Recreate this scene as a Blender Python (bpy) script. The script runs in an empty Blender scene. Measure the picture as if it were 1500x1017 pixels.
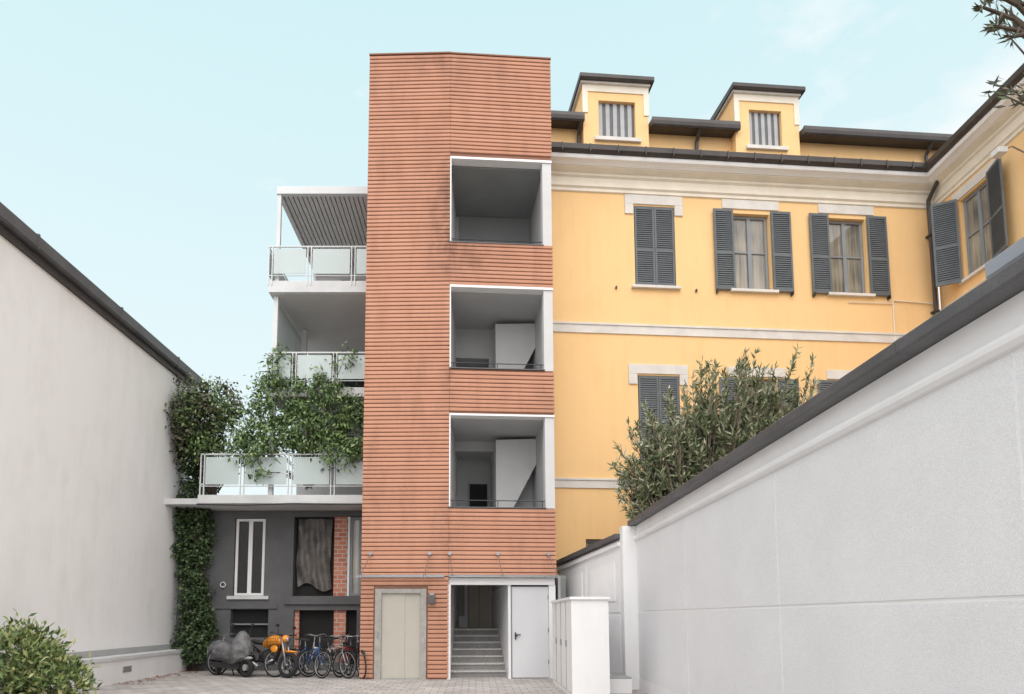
import bpy, math, random
from mathutils import Matrix, Vector
random.seed(7)
scn = bpy.context.scene
R = math.radians

# ------------------------------------------------------------------ materials
def new_mat(name):
    m = bpy.data.materials.new(name); m.use_nodes = True
    nt = m.node_tree; b = nt.nodes['Principled BSDF']
    return m, nt, b

def mat(name, col, rough=.8, var=.12, scale=1.2, grain=.05, gscale=60, bump=.0, bscale=80, metal=0, stretch=(1,1,1), spec=.4):
    m, nt, b = new_mat(name); N = nt.nodes; L = nt.links
    tc = N.new('ShaderNodeTexCoord'); mp = N.new('ShaderNodeMapping'); mp.inputs['Scale'].default_value = stretch
    L.new(tc.outputs['Object'], mp.inputs['Vector'])
    n1 = N.new('ShaderNodeTexNoise'); n1.inputs['Scale'].default_value = scale; n1.inputs['Detail'].default_value = 4; n1.inputs['Roughness'].default_value = .6
    L.new(mp.outputs['Vector'], n1.inputs['Vector'])
    r1 = N.new('ShaderNodeMapRange'); r1.inputs['From Min'].default_value = .3; r1.inputs['From Max'].default_value = .7
    r1.inputs['To Min'].default_value = 1 - var; r1.inputs['To Max'].default_value = 1 + var * .4
    L.new(n1.outputs['Fac'], r1.inputs['Value'])
    out = r1.outputs[0]
    if grain > .06:
        n2 = N.new('ShaderNodeTexNoise'); n2.inputs['Scale'].default_value = gscale; n2.inputs['Detail'].default_value = 1
        L.new(tc.outputs['Object'], n2.inputs['Vector'])
        r2 = N.new('ShaderNodeMapRange'); r2.inputs['From Min'].default_value = .3; r2.inputs['From Max'].default_value = .7
        r2.inputs['To Min'].default_value = 1 - grain; r2.inputs['To Max'].default_value = 1 + grain
        L.new(n2.outputs['Fac'], r2.inputs['Value'])
        mu = N.new('ShaderNodeMath'); mu.operation = 'MULTIPLY'
        L.new(r1.outputs[0], mu.inputs[0]); L.new(r2.outputs[0], mu.inputs[1]); out = mu.outputs[0]
    vm = N.new('ShaderNodeVectorMath'); vm.operation = 'SCALE'; vm.inputs[0].default_value = col[:3]
    L.new(out, vm.inputs['Scale'])
    L.new(vm.outputs[0], b.inputs['Base Color'])
    b.inputs['Roughness'].default_value = rough; b.inputs['Metallic'].default_value = metal
    b.inputs['Specular IOR Level'].default_value = spec
    if bump > 0:
        n3 = N.new('ShaderNodeTexNoise'); n3.inputs['Scale'].default_value = bscale; n3.inputs['Detail'].default_value = 2
        L.new(tc.outputs['Object'], n3.inputs['Vector'])
        bp = N.new('ShaderNodeBump'); bp.inputs['Strength'].default_value = bump; bp.inputs['Distance'].default_value = .01
        L.new(n3.outputs['Fac'], bp.inputs['Height']); L.new(bp.outputs[0], b.inputs['Normal'])
    return m

def stained_wall(name, col, stain=(.42, .40, .36), amount=.35, bump=.15, xs=.18):
    """plaster with faint vertical rain streaks and cloudy patches"""
    m, nt, b = new_mat(name); N = nt.nodes; L = nt.links
    tc = N.new('ShaderNodeTexCoord')
    mp = N.new('ShaderNodeMapping'); mp.inputs['Scale'].default_value = (2.2, 2.2, xs)
    L.new(tc.outputs['Object'], mp.inputs['Vector'])
    n1 = N.new('ShaderNodeTexNoise'); n1.inputs['Scale'].default_value = 1.5; n1.inputs['Detail'].default_value = 5; n1.inputs['Roughness'].default_value = .65
    L.new(mp.outputs['Vector'], n1.inputs['Vector'])
    n2 = N.new('ShaderNodeTexNoise'); n2.inputs['Scale'].default_value = .7; n2.inputs['Detail'].default_value = 5; n2.inputs['Roughness'].default_value = .7
    L.new(tc.outputs['Object'], n2.inputs['Vector'])
    mu = N.new('ShaderNodeMath'); mu.operation = 'MULTIPLY'
    L.new(n1.outputs['Fac'], mu.inputs[0]); L.new(n2.outputs['Fac'], mu.inputs[1])
    r = N.new('ShaderNodeMapRange'); r.inputs['From Min'].default_value = .22; r.inputs['From Max'].default_value = .45
    r.inputs['To Min'].default_value = 0; r.inputs['To Max'].default_value = amount
    L.new(mu.outputs[0], r.inputs['Value'])
    mx = N.new('ShaderNodeMix'); mx.data_type = 'RGBA'
    mx.inputs['A'].default_value = (*col, 1); mx.inputs['B'].default_value = (*stain, 1)
    L.new(r.outputs[0], mx.inputs['Factor'])
    L.new(mx.outputs['Result'], b.inputs['Base Color'])
    b.inputs['Roughness'].default_value = .9; b.inputs['Specular IOR Level'].default_value = .2
    n3 = N.new('ShaderNodeTexNoise'); n3.inputs['Scale'].default_value = 30; n3.inputs['Detail'].default_value = 2
    L.new(tc.outputs['Object'], n3.inputs['Vector'])
    bp = N.new('ShaderNodeBump'); bp.inputs['Strength'].default_value = bump; bp.inputs['Distance'].default_value = .01
    L.new(n3.outputs['Fac'], bp.inputs['Height']); L.new(bp.outputs[0], b.inputs['Normal'])
    return m

def slat_mat():
    m, nt, b = new_mat('terracotta_slats'); N = nt.nodes; L = nt.links
    g = N.new('ShaderNodeNewGeometry'); tc = N.new('ShaderNodeTexCoord')
    cr = N.new('ShaderNodeValToRGB'); e = cr.color_ramp.elements
    e[0].color = (.50, .245, .155, 1); e[1].color = (.545, .28, .185, 1)
    L.new(g.outputs['Random Per Island'], cr.inputs[0])
    mp = N.new('ShaderNodeMapping'); mp.inputs['Scale'].default_value = (1.2, 1.2, .35)
    L.new(tc.outputs['Object'], mp.inputs['Vector'])
    n = N.new('ShaderNodeTexNoise'); n.inputs['Scale'].default_value = 1.6; n.inputs['Detail'].default_value = 6; n.inputs['Roughness'].default_value = .65
    L.new(mp.outputs[0], n.inputs['Vector'])
    r = N.new('ShaderNodeMapRange'); r.inputs['From Min'].default_value = .46; r.inputs['From Max'].default_value = .75; r.inputs['To Max'].default_value = .42
    L.new(n.outputs['Fac'], r.inputs['Value'])
    # weather stains beside the openings and below the roof edge
    sx = N.new('ShaderNodeSeparateXYZ'); L.new(tc.outputs['Object'], sx.inputs[0])
    def band(z0, z1, xc, xw, gain):
        a = N.new('ShaderNodeMapRange'); a.interpolation_type = 'SMOOTHSTEP'
        a.inputs['From Min'].default_value = (z1 - z0) / 2; a.inputs['From Max'].default_value = 0; a.inputs['To Max'].default_value = 1
        s = N.new('ShaderNodeMath'); s.operation = 'SUBTRACT'; s.inputs[1].default_value = (z0 + z1) / 2; L.new(sx.outputs['Z'], s.inputs[0])
        ab = N.new('ShaderNodeMath'); ab.operation = 'ABSOLUTE'; L.new(s.outputs[0], ab.inputs[0]); L.new(ab.outputs[0], a.inputs['Value'])
        s2 = N.new('ShaderNodeMath'); s2.operation = 'SUBTRACT'; s2.inputs[1].default_value = xc; L.new(sx.outputs['X'], s2.inputs[0])
        ab2 = N.new('ShaderNodeMath'); ab2.operation = 'ABSOLUTE'; L.new(s2.outputs[0], ab2.inputs[0])
        c = N.new('ShaderNodeMapRange'); c.inputs['From Min'].default_value = xw; c.inputs['From Max'].default_value = 0; c.inputs['To Max'].default_value = gain
        L.new(ab2.outputs[0], c.inputs['Value'])
        q = N.new('ShaderNodeMath'); q.operation = 'MULTIPLY'; L.new(a.outputs[0], q.inputs[0]); L.new(c.outputs[0], q.inputs[1])
        return q
    acc = None
    for a_ in ((9.2, 14.0, -.05, .75, 1.7), (9.5, 11.5, .6, 1.5, .9), (14.8, 16.8, -.2, 1.9, .9), (6.3, 8.2, 0, .4, 1.0), (2.2, 5.2, 0, .4, 1.1)):
        q = band(*a_)
        if acc is None: acc = q
        else:
            ad = N.new('ShaderNodeMath'); ad.operation = 'ADD'; L.new(acc.outputs[0], ad.inputs[0]); L.new(q.outputs[0], ad.inputs[1]); acc = ad
    mp2 = N.new('ShaderNodeMapping'); mp2.inputs['Scale'].default_value = (2.6, 2.6, 1.5)
    L.new(tc.outputs['Object'], mp2.inputs['Vector'])
    n2 = N.new('ShaderNodeTexNoise'); n2.inputs['Scale'].default_value = 1.2; n2.inputs['Detail'].default_value = 5; n2.inputs['Roughness'].default_value = .65
    L.new(mp2.outputs[0], n2.inputs['Vector'])
    rr = N.new('ShaderNodeMapRange'); rr.inputs['From Min'].default_value = .32; rr.inputs['From Max'].default_value = .72; rr.inputs['To Max'].default_value = .9
    L.new(n2.outputs['Fac'], rr.inputs['Value'])
    mm = N.new('ShaderNodeMath'); mm.operation = 'MULTIPLY'; mm.use_clamp = True
    L.new(acc.outputs[0], mm.inputs[0]); L.new(rr.outputs[0], mm.inputs[1])
    mxs = N.new('ShaderNodeMath'); mxs.operation = 'MAXIMUM'
    L.new(mm.outputs[0], mxs.inputs[1]); L.new(r.outputs[0], mxs.inputs[0])
    mx = N.new('ShaderNodeMix'); mx.data_type = 'RGBA'
    mx.inputs['B'].default_value = (.245, .12, .08, 1)
    L.new(cr.outputs[0], mx.inputs['A']); L.new(mxs.outputs[0], mx.inputs['Factor'])
    L.new(mx.outputs['Result'], b.inputs['Base Color'])
    b.inputs['Roughness'].default_value = .75
    return m

def leaf_mat(name, cols, rough=.5):
    m, nt, b = new_mat(name); N = nt.nodes; L = nt.links
    g = N.new('ShaderNodeNewGeometry'); cr = N.new('ShaderNodeValToRGB'); el = cr.color_ramp.elements
    while len(el) < len(cols): el.new(.5)
    for i, c in enumerate(cols):
        el[i].position = i / (len(cols) - 1); el[i].color = (*c, 1)
    L.new(g.outputs['Random Per Island'], cr.inputs[0]); L.new(cr.outputs[0], b.inputs['Base Color'])
    b.inputs['Roughness'].default_value = rough
    return m

def glass_mat(name, col=(.9, .95, .95), alpha=.25, rough=.05):
    m, nt, b = new_mat(name)
    b.inputs['Base Color'].default_value = (*col, 1); b.inputs['Roughness'].default_value = rough
    b.inputs['Alpha'].default_value = alpha
    return m

def paver_mat():
    m, nt, b = new_mat('stone_pavers'); N = nt.nodes; L = nt.links
    tc = N.new('ShaderNodeTexCoord')
    br = N.new('ShaderNodeTexBrick'); br.inputs['Scale'].default_value = 1
    br.inputs['Brick Width'].default_value = .30; br.inputs['Row Height'].default_value = .26; br.inputs['Mortar Size'].default_value = .010
    br.inputs['Color1'].default_value = (.50, .47, .45, 1); br.inputs['Color2'].default_value = (.38, .355, .34, 1); br.inputs['Mortar'].default_value = (.20, .19, .18, 1)
    L.new(tc.outputs['Object'], br.inputs['Vector'])
    n = N.new('ShaderNodeTexNoise'); n.inputs['Scale'].default_value = 1.3; n.inputs['Detail'].default_value = 5
    L.new(tc.outputs['Object'], n.inputs['Vector'])
    r = N.new('ShaderNodeMapRange'); r.inputs['To Min'].default_value = .7; r.inputs['To Max'].default_value = 1.25
    L.new(n.outputs['Fac'], r.inputs['Value'])
    vm = N.new('ShaderNodeVectorMath'); vm.operation = 'SCALE'; L.new(br.outputs['Color'], vm.inputs[0]); L.new(r.outputs[0], vm.inputs['Scale'])
    L.new(vm.outputs[0], b.inputs['Base Color']); b.inputs['Roughness'].default_value = .85
    return m

def brick_mat():
    m, nt, b = new_mat('hollow_brick'); N = nt.nodes; L = nt.links
    tc = N.new('ShaderNodeTexCoord'); mp = N.new('ShaderNodeMapping'); mp.inputs['Rotation'].default_value = (R(90), 0, 0)
    L.new(tc.outputs['Object'], mp.inputs[0])
    br = N.new('ShaderNodeTexBrick'); br.inputs['Scale'].default_value = 1
    br.inputs['Brick Width'].default_value = .25; br.inputs['Row Height'].default_value = .12; br.inputs['Mortar Size'].default_value = .012
    br.inputs['Color1'].default_value = (.60, .24, .15, 1); br.inputs['Color2'].default_value = (.45, .16, .10, 1); br.inputs['Mortar'].default_value = (.5, .47, .44, 1)
    L.new(mp.outputs[0], br.inputs['Vector']); L.new(br.outputs['Color'], b.inputs['Base Color']); b.inputs['Roughness'].default_value = .9
    return m

def pane_mat():
    """window glass: glossy, with paler curtain-like vertical folds painted in place of reflections"""
    m, nt, b = new_mat('window_glass'); N = nt.nodes; L = nt.links
    tc = N.new('ShaderNodeTexCoord'); mp = N.new('ShaderNodeMapping'); mp.inputs['Scale'].default_value = (9, 9, .5); L.new(tc.outputs['Object'], mp.inputs[0])
    n = N.new('ShaderNodeTexNoise'); n.inputs['Scale'].default_value = 1.5; n.inputs['Detail'].default_value = 2; L.new(mp.outputs[0], n.inputs[0])
    n2 = N.new('ShaderNodeTexNoise'); n2.inputs['Scale'].default_value = 1.1; n2.inputs['Detail'].default_value = 1; L.new(tc.outputs['Object'], n2.inputs[0])
    cr = N.new('ShaderNodeValToRGB'); e = cr.color_ramp.elements; e[0].position = .3; e[0].color = (.05, .05, .05, 1); e[1].position = .7; e[1].color = (.42, .38, .30, 1)  # beige tone painted into the panes, standing in for reflections
    mu = N.new('ShaderNodeMath'); mu.operation = 'MULTIPLY_ADD'; mu.inputs[1].default_value = .5; L.new(n.outputs['Fac'], mu.inputs[0])
    mu2 = N.new('ShaderNodeMath'); mu2.operation = 'MULTIPLY'; mu2.inputs[1].default_value = .5; L.new(n2.outputs['Fac'], mu2.inputs[0]); L.new(mu2.outputs[0], mu.inputs[2])
    L.new(mu.outputs[0], cr.inputs[0]); L.new(cr.outputs[0], b.inputs['Base Color'])
    b.inputs['Roughness'].default_value = .05; b.inputs['Specular IOR Level'].default_value = .9
    return m

M = {}
M['slat'] = slat_mat()
M['slatback'] = mat('slat_backing', (.28, .14, .095), .9)
M['white'] = stained_wall('white_plaster', (.84, .84, .84), (.66, .65, .63), .3, .12)
M['whitewall'] = stained_wall('old_white_render', (.865, .865, .86), (.66, .65, .62), .38, .2, .5)
M['smoothwhite'] = mat('smooth_white_paint', (.85, .85, .855), .6, .06, 1.5, .02)
M['stucco'] = mat('rough_stucco', (.79, .795, .81), .95, .05, 1.0, .09, 150, .5, 130)
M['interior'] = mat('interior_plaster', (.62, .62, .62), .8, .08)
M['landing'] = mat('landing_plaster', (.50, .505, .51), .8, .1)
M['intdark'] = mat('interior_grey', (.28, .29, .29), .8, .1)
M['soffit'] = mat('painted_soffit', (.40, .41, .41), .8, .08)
M['yellow'] = stained_wall('yellow_stucco', (.875, .585, .29), (.76, .49, .22), .55, .18)
M['cream'] = mat('cream_stone_trim', (.80, .74, .63), .8, .1, 2, .04, 50, .1)
M['trim'] = mat('pale_stone_trim', (.70, .67, .63), .8, .15, 2, .04, 50, .1)
M['darkmetal'] = mat('dark_sheet_metal', (.075, .068, .066), .45, .25, 2, .08, metal=.3)
M['coping'] = mat('grey_metal_coping', (.13, .13, .135), .5, .25, 1.5, .10, metal=.3)
M['lightmetal'] = mat('pale_zinc', (.36, .39, .44), .45, .1, metal=.3)
M['shutter'] = mat('grey_shutter_paint', (.125, .14, .15), .55, .15, 3, .05)
M['shutterlight'] = mat('pale_shutter_paint', (.42, .42, .43), .55, .12, 3, .05)
M['frame'] = mat('grey_window_frame', (.24, .26, .28), .5, .08)
M['whiteframe'] = mat('white_window_frame', (.80, .80, .79), .45, .05)
M['glass'] = pane_mat()
M['darkglass'] = mat('dark_window_glass', (.02, .022, .024), .08, .2, spec=.6)
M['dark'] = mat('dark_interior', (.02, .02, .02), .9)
M['greyfac'] = mat('dark_grey_render', (.125, .127, .13), .9, .22, 1.3, .08, 60, .15)
M['slab'] = mat('pale_concrete', (.62, .63, .63), .8, .15, 1.5)
M['metalwhite'] = mat('painted_steel', (.66, .68, .69), .4, .06)
M['frosted'] = glass_mat('frosted_glass_panel', (.56, .64, .63), .80, .3)
M['clear'] = glass_mat('canopy_glass', (.75, .82, .82), .12, .03)
M['steel'] = mat('steel', (.35, .36, .37), .3, .08, metal=.8)
M['darksteel'] = mat('dark_steel', (.06, .06, .065), .4, .1, metal=.6)
M['lift'] = mat('lift_door_enamel', (.50, .475, .41), .45, .06, 1.5)
M['liftframe'] = mat('lift_frame_stone', (.40, .385, .36), .7, .2, 8, .15, 90)
M['door'] = mat('white_steel_door', (.68, .69, .71), .5, .05)
M['granite'] = mat('speckled_granite', (.25, .245, .24), .7, .15, 4, .5, 60)
M['granitetop'] = mat('granite_tread', (.50, .49, .47), .7, .15, 4, .35, 60)
M['beige'] = mat('beige_door', (.55, .50, .42), .6, .1)
M['plastic'] = mat('dark_plastic_sheet', (.13, .12, .11), .35, .5, 4, .1, 20, .8, 5)
M['brick'] = brick_mat()
M['pavers'] = paver_mat()
M['earth'] = mat('ground_earth', (.26, .25, .23), .95, .3, .3)
M['rubber'] = mat('rubber_tyre', (.022, .022, .023), .85, .2)
M['black'] = mat('black_plastic', (.03, .03, .032), .5, .2)
M['orange'] = mat('orange_paint', (.85, .30, .02), .3, .08, spec=.6)
M['cover'] = mat('grey_scooter_cover', (.17, .17, .175), .55, .45, 7, .1, 30, .5, 8)
M['red'] = mat('red_paint', (.45, .04, .03), .35)
M['blue'] = mat('blue_paint', (.05, .10, .25), .35)
M['silver'] = mat('silver_paint', (.5, .5, .5), .3, metal=.5)
M['green'] = mat('dark_green_paint', (.04, .09, .06), .35)
M['plate'] = mat('number_plate', (.75, .75, .72), .4)
M['bark'] = mat('bark', (.10, .075, .055), .95, .4, 6, .2, 40)
M['greybark'] = mat('pale_bark', (.20, .16, .12), .95, .4, 6, .2, 40)
M['oleander'] = leaf_mat('oleander_leaf', [(.035, .055, .022), (.09, .13, .05), (.17, .21, .10), (.33, .34, .22), (.48, .45, .33)])
M['ivy'] = leaf_mat('ivy_leaf', [(.02, .04, .014), (.045, .08, .028), (.09, .14, .05)])
M['vine'] = leaf_mat('vine_leaf', [(.03, .06, .02), (.075, .13, .035), (.14, .23, .07), (.26, .36, .14)])
M['darkvine'] = leaf_mat('dark_vine_leaf', [(.03, .03, .02), (.06, .07, .035), (.15, .12, .09), (.10, .15, .06)])
M['shrub'] = leaf_mat('shrub_leaf', [(.03, .06, .018), (.09, .15, .04), (.20, .27, .08), (.48, .47, .22)])
M['dryleaf'] = leaf_mat('fallen_leaf', [(.25, .04, .02), (.35, .10, .05), (.2, .08, .04)])

# ------------------------------------------------------------------ mesh builder
class MB:
    def __init__(s): s.v = []; s.f = []; s.m = []; s.mats = []
    def mi(s, k):
        if k not in s.mats: s.mats.append(k)
        return s.mats.index(k)
    def add(s, vs, fs, k):
        o = len(s.v); s.v += [tuple(p) for p in vs]; i = s.mi(k)
        for f in fs: s.f.append([o + j for j in f]); s.m.append(i)
    def box(s, x0, x1, y0, y1, z0, z1, k):
        s.add([(x0,y0,z0),(x1,y0,z0),(x1,y1,z0),(x0,y1,z0),(x0,y0,z1),(x1,y0,z1),(x1,y1,z1),(x0,y1,z1)],
              [(0,3,2,1),(4,5,6,7),(0,1,5,4),(1,2,6,5),(2,3,7,6),(3,0,4,7)], k)
    def quad(s, pts, k): s.add(pts, [tuple(range(len(pts)))], k)
    def prism(s, poly, a0, a1, k, axis='x'):
        def P(a, p):
            return (a, p[0], p[1]) if axis == 'x' else ((p[0], p[1], a) if axis == 'z' else (p[0], a, p[1]))
        n = len(poly); vs = [P(a0, p) for p in poly] + [P(a1, p) for p in poly]
        fs = [tuple(range(n - 1, -1, -1)), tuple(range(n, 2 * n))] + [(i, (i + 1) % n, n + (i + 1) % n, n + i) for i in range(n)]
        s.add(vs, fs, k)
    def tube(s, p, q, r, k, n=8, r2=None):
        p = Vector(p); q = Vector(q); d = q - p
        if d.length < 1e-6: return
        r2 = r if r2 is None else r2
        z = d.normalized(); x = z.orthogonal().normalized(); y = z.cross(x)
        vs = []
        for c, rr in ((p, r), (q, r2)):
            for i in range(n):
                a = 2 * math.pi * i / n; vs.append(c + x * math.cos(a) * rr + y * math.sin(a) * rr)
        fs = [(i, (i + 1) % n, n + (i + 1) % n, n + i) for i in range(n)] + [tuple(range(n - 1, -1, -1)), tuple(range(n, 2 * n))]
        s.add(vs, fs, k)
    def path(s, pts, r, k, n=8):
        for a, b in zip(pts, pts[1:]): s.tube(a, b, r, k, n)
    def torus(s, c, R_, r, k, u=(1, 0, 0), w=(0, 0, 1), n=28, m=7):
        c = Vector(c); u = Vector(u); w = Vector(w); nn = u.cross(w)
        vs = []
        for i in range(n):
            a = 2 * math.pi * i / n; d = u * math.cos(a) + w * math.sin(a)
            for j in range(m):
                b = 2 * math.pi * j / m; vs.append(c + d * (R_ + r * math.cos(b)) + nn * r * math.sin(b))
        fs = [(i * m + j, ((i + 1) % n) * m + j, ((i + 1) % n) * m + (j + 1) % m, i * m + (j + 1) % m) for i in range(n) for j in range(m)]
        s.add(vs, fs, k)
    def loft(s, rings, k):
        n = len(rings[0]); vs = [p for r in rings for p in r]; fs = []
        for i in range(len(rings) - 1):
            for j in range(n): fs.append((i * n + j, i * n + (j + 1) % n, (i + 1) * n + (j + 1) % n, (i + 1) * n + j))
        fs.append(tuple(range(n - 1, -1, -1))); fs.append(tuple(range((len(rings) - 1) * n, len(rings) * n)))
        s.add(vs, fs, k)
    def wall(s, x0, x1, z0, z1, y, holes, k, depth=.25, rk=None):
        """front sheet at y with rectangular holes (hx0,hx1,hz0,hz1) and reveals going to y+depth"""
        xs = sorted({x0, x1, *[h[0] for h in holes], *[h[1] for h in holes]}); zs = sorted({z0, z1, *[h[2] for h in holes], *[h[3] for h in holes]})
        for a, b in zip(xs, xs[1:]):
            for c, d in zip(zs, zs[1:]):
                cx, cz = (a + b) / 2, (c + d) / 2
                if any(h[0] < cx < h[1] and h[2] < cz < h[3] for h in holes): continue
                s.quad([(a, y, c), (b, y, c), (b, y, d), (a, y, d)], k)
        rk = rk or k
        for a, b, c, d in holes:
            e = y + depth
            s.quad([(a, y, c), (a, y, d), (a, e, d), (a, e, c)], rk); s.quad([(b, y, c), (b, e, c), (b, e, d), (b, y, d)], rk)
            s.quad([(a, y, d), (b, y, d), (b, e, d), (a, e, d)], rk); s.quad([(a, y, c), (a, e, c), (b, e, c), (b, y, c)], rk)
    def build(s, name, parent=None, smooth=False, bevel=0, mw=None):
        me = bpy.data.meshes.new(name); me.from_pydata(s.v, [], s.f)
        for k in s.mats: me.materials.append(M[k])
        me.polygons.foreach_set('material_index', s.m)
        if smooth: me.polygons.foreach_set('use_smooth', [True] * len(s.f))
        me.update()
        ob = bpy.data.objects.new(name, me); scn.collection.objects.link(ob)
        if parent: ob.parent = parent
        if mw is not None: ob.matrix_world = mw
        if bevel:
            b = ob.modifiers.new('bevel', 'BEVEL'); b.width = bevel; b.segments = 2; b.limit_method = 'ANGLE'
        return ob

def frame(x, y, dx, dy, z=0):
    l = math.hypot(dx, dy); dx /= l; dy /= l
    return Matrix(((dx, -dy, 0, x), (dy, dx, 0, y), (0, 0, 1, z), (0, 0, 0, 1)))
def empty(name, mtx=None):
    e = bpy.data.objects.new(name, None); e.empty_display_size = .3; scn.collection.objects.link(e)
    if mtx is not None: e.matrix_world = mtx
    return e
def child_empty(name, parent, mtx):
    e = empty(name); e.parent = parent; e.matrix_basis = mtx
    return e

# ------------------------------------------------------------------ ground
g = MB(); g.quad([(-400, -400, 0), (400, -400, 0), (400, 400, 0), (-400, 400, 0)], 'earth'); g.build('ground')
g = MB(); g.quad([(-7.9, -6, .004), (3.4, -6, .004), (3.4, 19.2, .004), (-7.9, 19.2, .004)], 'pavers'); g.build('courtyard_paving')

# ------------------------------------------------------------------ terracotta stair tower
tower = empty('stair_tower', Matrix.Translation((-.65, 16.3, 0)))
FL = frame(0, 0, 1, -.03); FR = frame(0, 0, 1, .07)
eL = child_empty('left_facet', tower, FL); eR = child_empty('right_facet', tower, FR)
H = 16.0
sl = MB(); p = .104; hh = .083
z = .04
rows = []
while z + hh < H: rows.append(z); z += p
openings = [(4.10, 6.38), (7.57, 9.66), (10.83, 13.12)]
def slatbar(b, x0, x1, z, jit):
    # rounded terracotta baguette profile
    y0 = -.030 + jit
    b.prism([(0, z), (y0 + .010, z), (y0, z + .012), (y0, z + hh - .014), (y0 + .010, z + hh), (0, z + hh)], x0, x1, 'slat')
for z in rows:
    jit = random.uniform(-.003, .003)
    if z < 2.18:
        slatbar(sl, -2.1, -1.79, z, jit); slatbar(sl, -.49, .0, z, jit)
    else:
        slatbar(sl, -2.1, .0, z, jit)
sl.build('left_slats', eL)
sr = MB()
for z in rows:
    if z < 2.38: continue
    if any(a - .03 < z + hh / 2 < b + .08 for a, b in openings): continue
    jit = random.uniform(-.003, .003)
    slatbar(sr, .004, 2.60, z, jit)
sr.build('right_slats', eR)
b = MB()
b.wall(-2.08, -.002, 0, H - .03, .004, [(-1.76, -.52, 0.0, 2.15)], 'slatback', .12)
b.box(-2.1, -2.07, .004, 5, 0, H - .03, 'slatback')
b.box(-2.07, -.002, .3, 5, 0, H - .03, 'interior')
b.build('left_core', eL)
b = MB()
b.box(-2.11, .01, -.045, 5, H - .04, H - .005, 'slatback'); b.build('left_roof_cap', eL)
# lift
b = MB()
b.box(-1.755, -1.60, -.03, .12, 0, 2.14, 'liftframe'); b.box(-.66, -.525, -.03, .12, 0, 2.14, 'liftframe'); b.box(-1.60, -.66, -.03, .12, 2.03, 2.14, 'liftframe')
b.box(-1.60, -1.045, .03, .07, .02, 2.03, 'lift'); b.box(-1.055, -.66, .045, .08, .02, 2.03, 'lift')
b.box(-1.60, -.66, -.02, .12, 0, .018, 'steel')
b.box(-1.70, -1.65, -.045, -.028, .98, 1.12, 'steel')
b.build('lift_door', eL, bevel=.004)
b = MB(); b.box(-.47, -.31, -.14, -.045, 1.78, 1.98, 'coping'); b.box(-.45, -.33, -.12, -.06, 1.98, 2.03, 'steel'); b.build('wall_lamp_box', eL, bevel=.006)

b = MB()
b.box(.002, 2.58, .004, 5, 13.14, H - .05, 'slatback')
b.box(.0, 2.60, -.03, .25, 13.07, 13.13, 'smoothwhite')
b.box(.0, 2.60, -.03, .25, 9.66, 9.72, 'smoothwhite')
b.box(.0, 2.60, -.03, .25, 6.38, 6.43, 'smoothwhite')
for z0, z1 in ((9.722, 10.82), (6.432, 7.56), (2.42, 4.09)):
    b.box(.002, 2.58, .004, .06, z0, z1, 'slatback'); b.box(.002, 2.56, .062, .16, z0, z1, 'landing')
    b.box(-.02, 2.37, -.05, .18, z1 + .002, z1 + .025, 'coping')
b.box(-.02, 2.61, -.045, 5, H - .05, H - .015, 'slatback')
b.build('right_cladding_core', eR)
b = MB()
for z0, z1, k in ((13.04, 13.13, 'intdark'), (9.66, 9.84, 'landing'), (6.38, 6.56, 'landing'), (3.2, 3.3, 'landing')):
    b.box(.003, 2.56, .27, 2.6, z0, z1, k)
for z0, z1 in ((10.82, 13.065), (7.56, 9.655), (4.10, 6.375)):
    b.box(2.36, 2.59, .0, .3, z0, z1, 'interior')
    b.box(.0, .03, -.03, .2, z0, z1, 'smoothwhite')
b.box(2.42, 2.57, .3, 5, 0, 13.1, 'landing')
b.prism([(-.02, .17), (.22, 2.5), (-.02, 2.5)], 3.3, 13.05, 'smoothwhite', 'z')
# back wall with recess and doors
b.wall(.0, 2.45, 3.3, 13.04, 2.45, [(.25, 1.32, 3.31, 6.1), (.25, 1.2, 6.57, 8.8)], 'landing', 1.0)
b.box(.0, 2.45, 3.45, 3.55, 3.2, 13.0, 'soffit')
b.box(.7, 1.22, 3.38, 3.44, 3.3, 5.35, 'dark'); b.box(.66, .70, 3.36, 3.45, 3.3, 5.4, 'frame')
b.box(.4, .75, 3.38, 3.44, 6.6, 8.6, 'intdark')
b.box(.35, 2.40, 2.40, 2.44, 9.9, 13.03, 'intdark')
for zb in (3.3, 6.57):
    b.prism([(1.32, zb + .2), (2.418, zb + 2.3), (2.418, zb + 3.0), (1.32, zb + 2.95)], 1.75, 2.43, 'interior', 'y')
b.path([(1.30, 1.65, 4.3), (1.30, 1.65, 3.3)], .015, 'darksteel')
b.build('landings', eR)
b = MB()
for zz in (4.30, 7.76, 11.0):
    b.tube((.03, .12, zz), (2.36, .12, zz), .012, 'darksteel')
    for x in (.1, 1.2, 2.3): b.tube((x, .12, zz), (x, .12, zz - .2), .01, 'darksteel')
b.build('guard_rails', eR)
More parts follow.
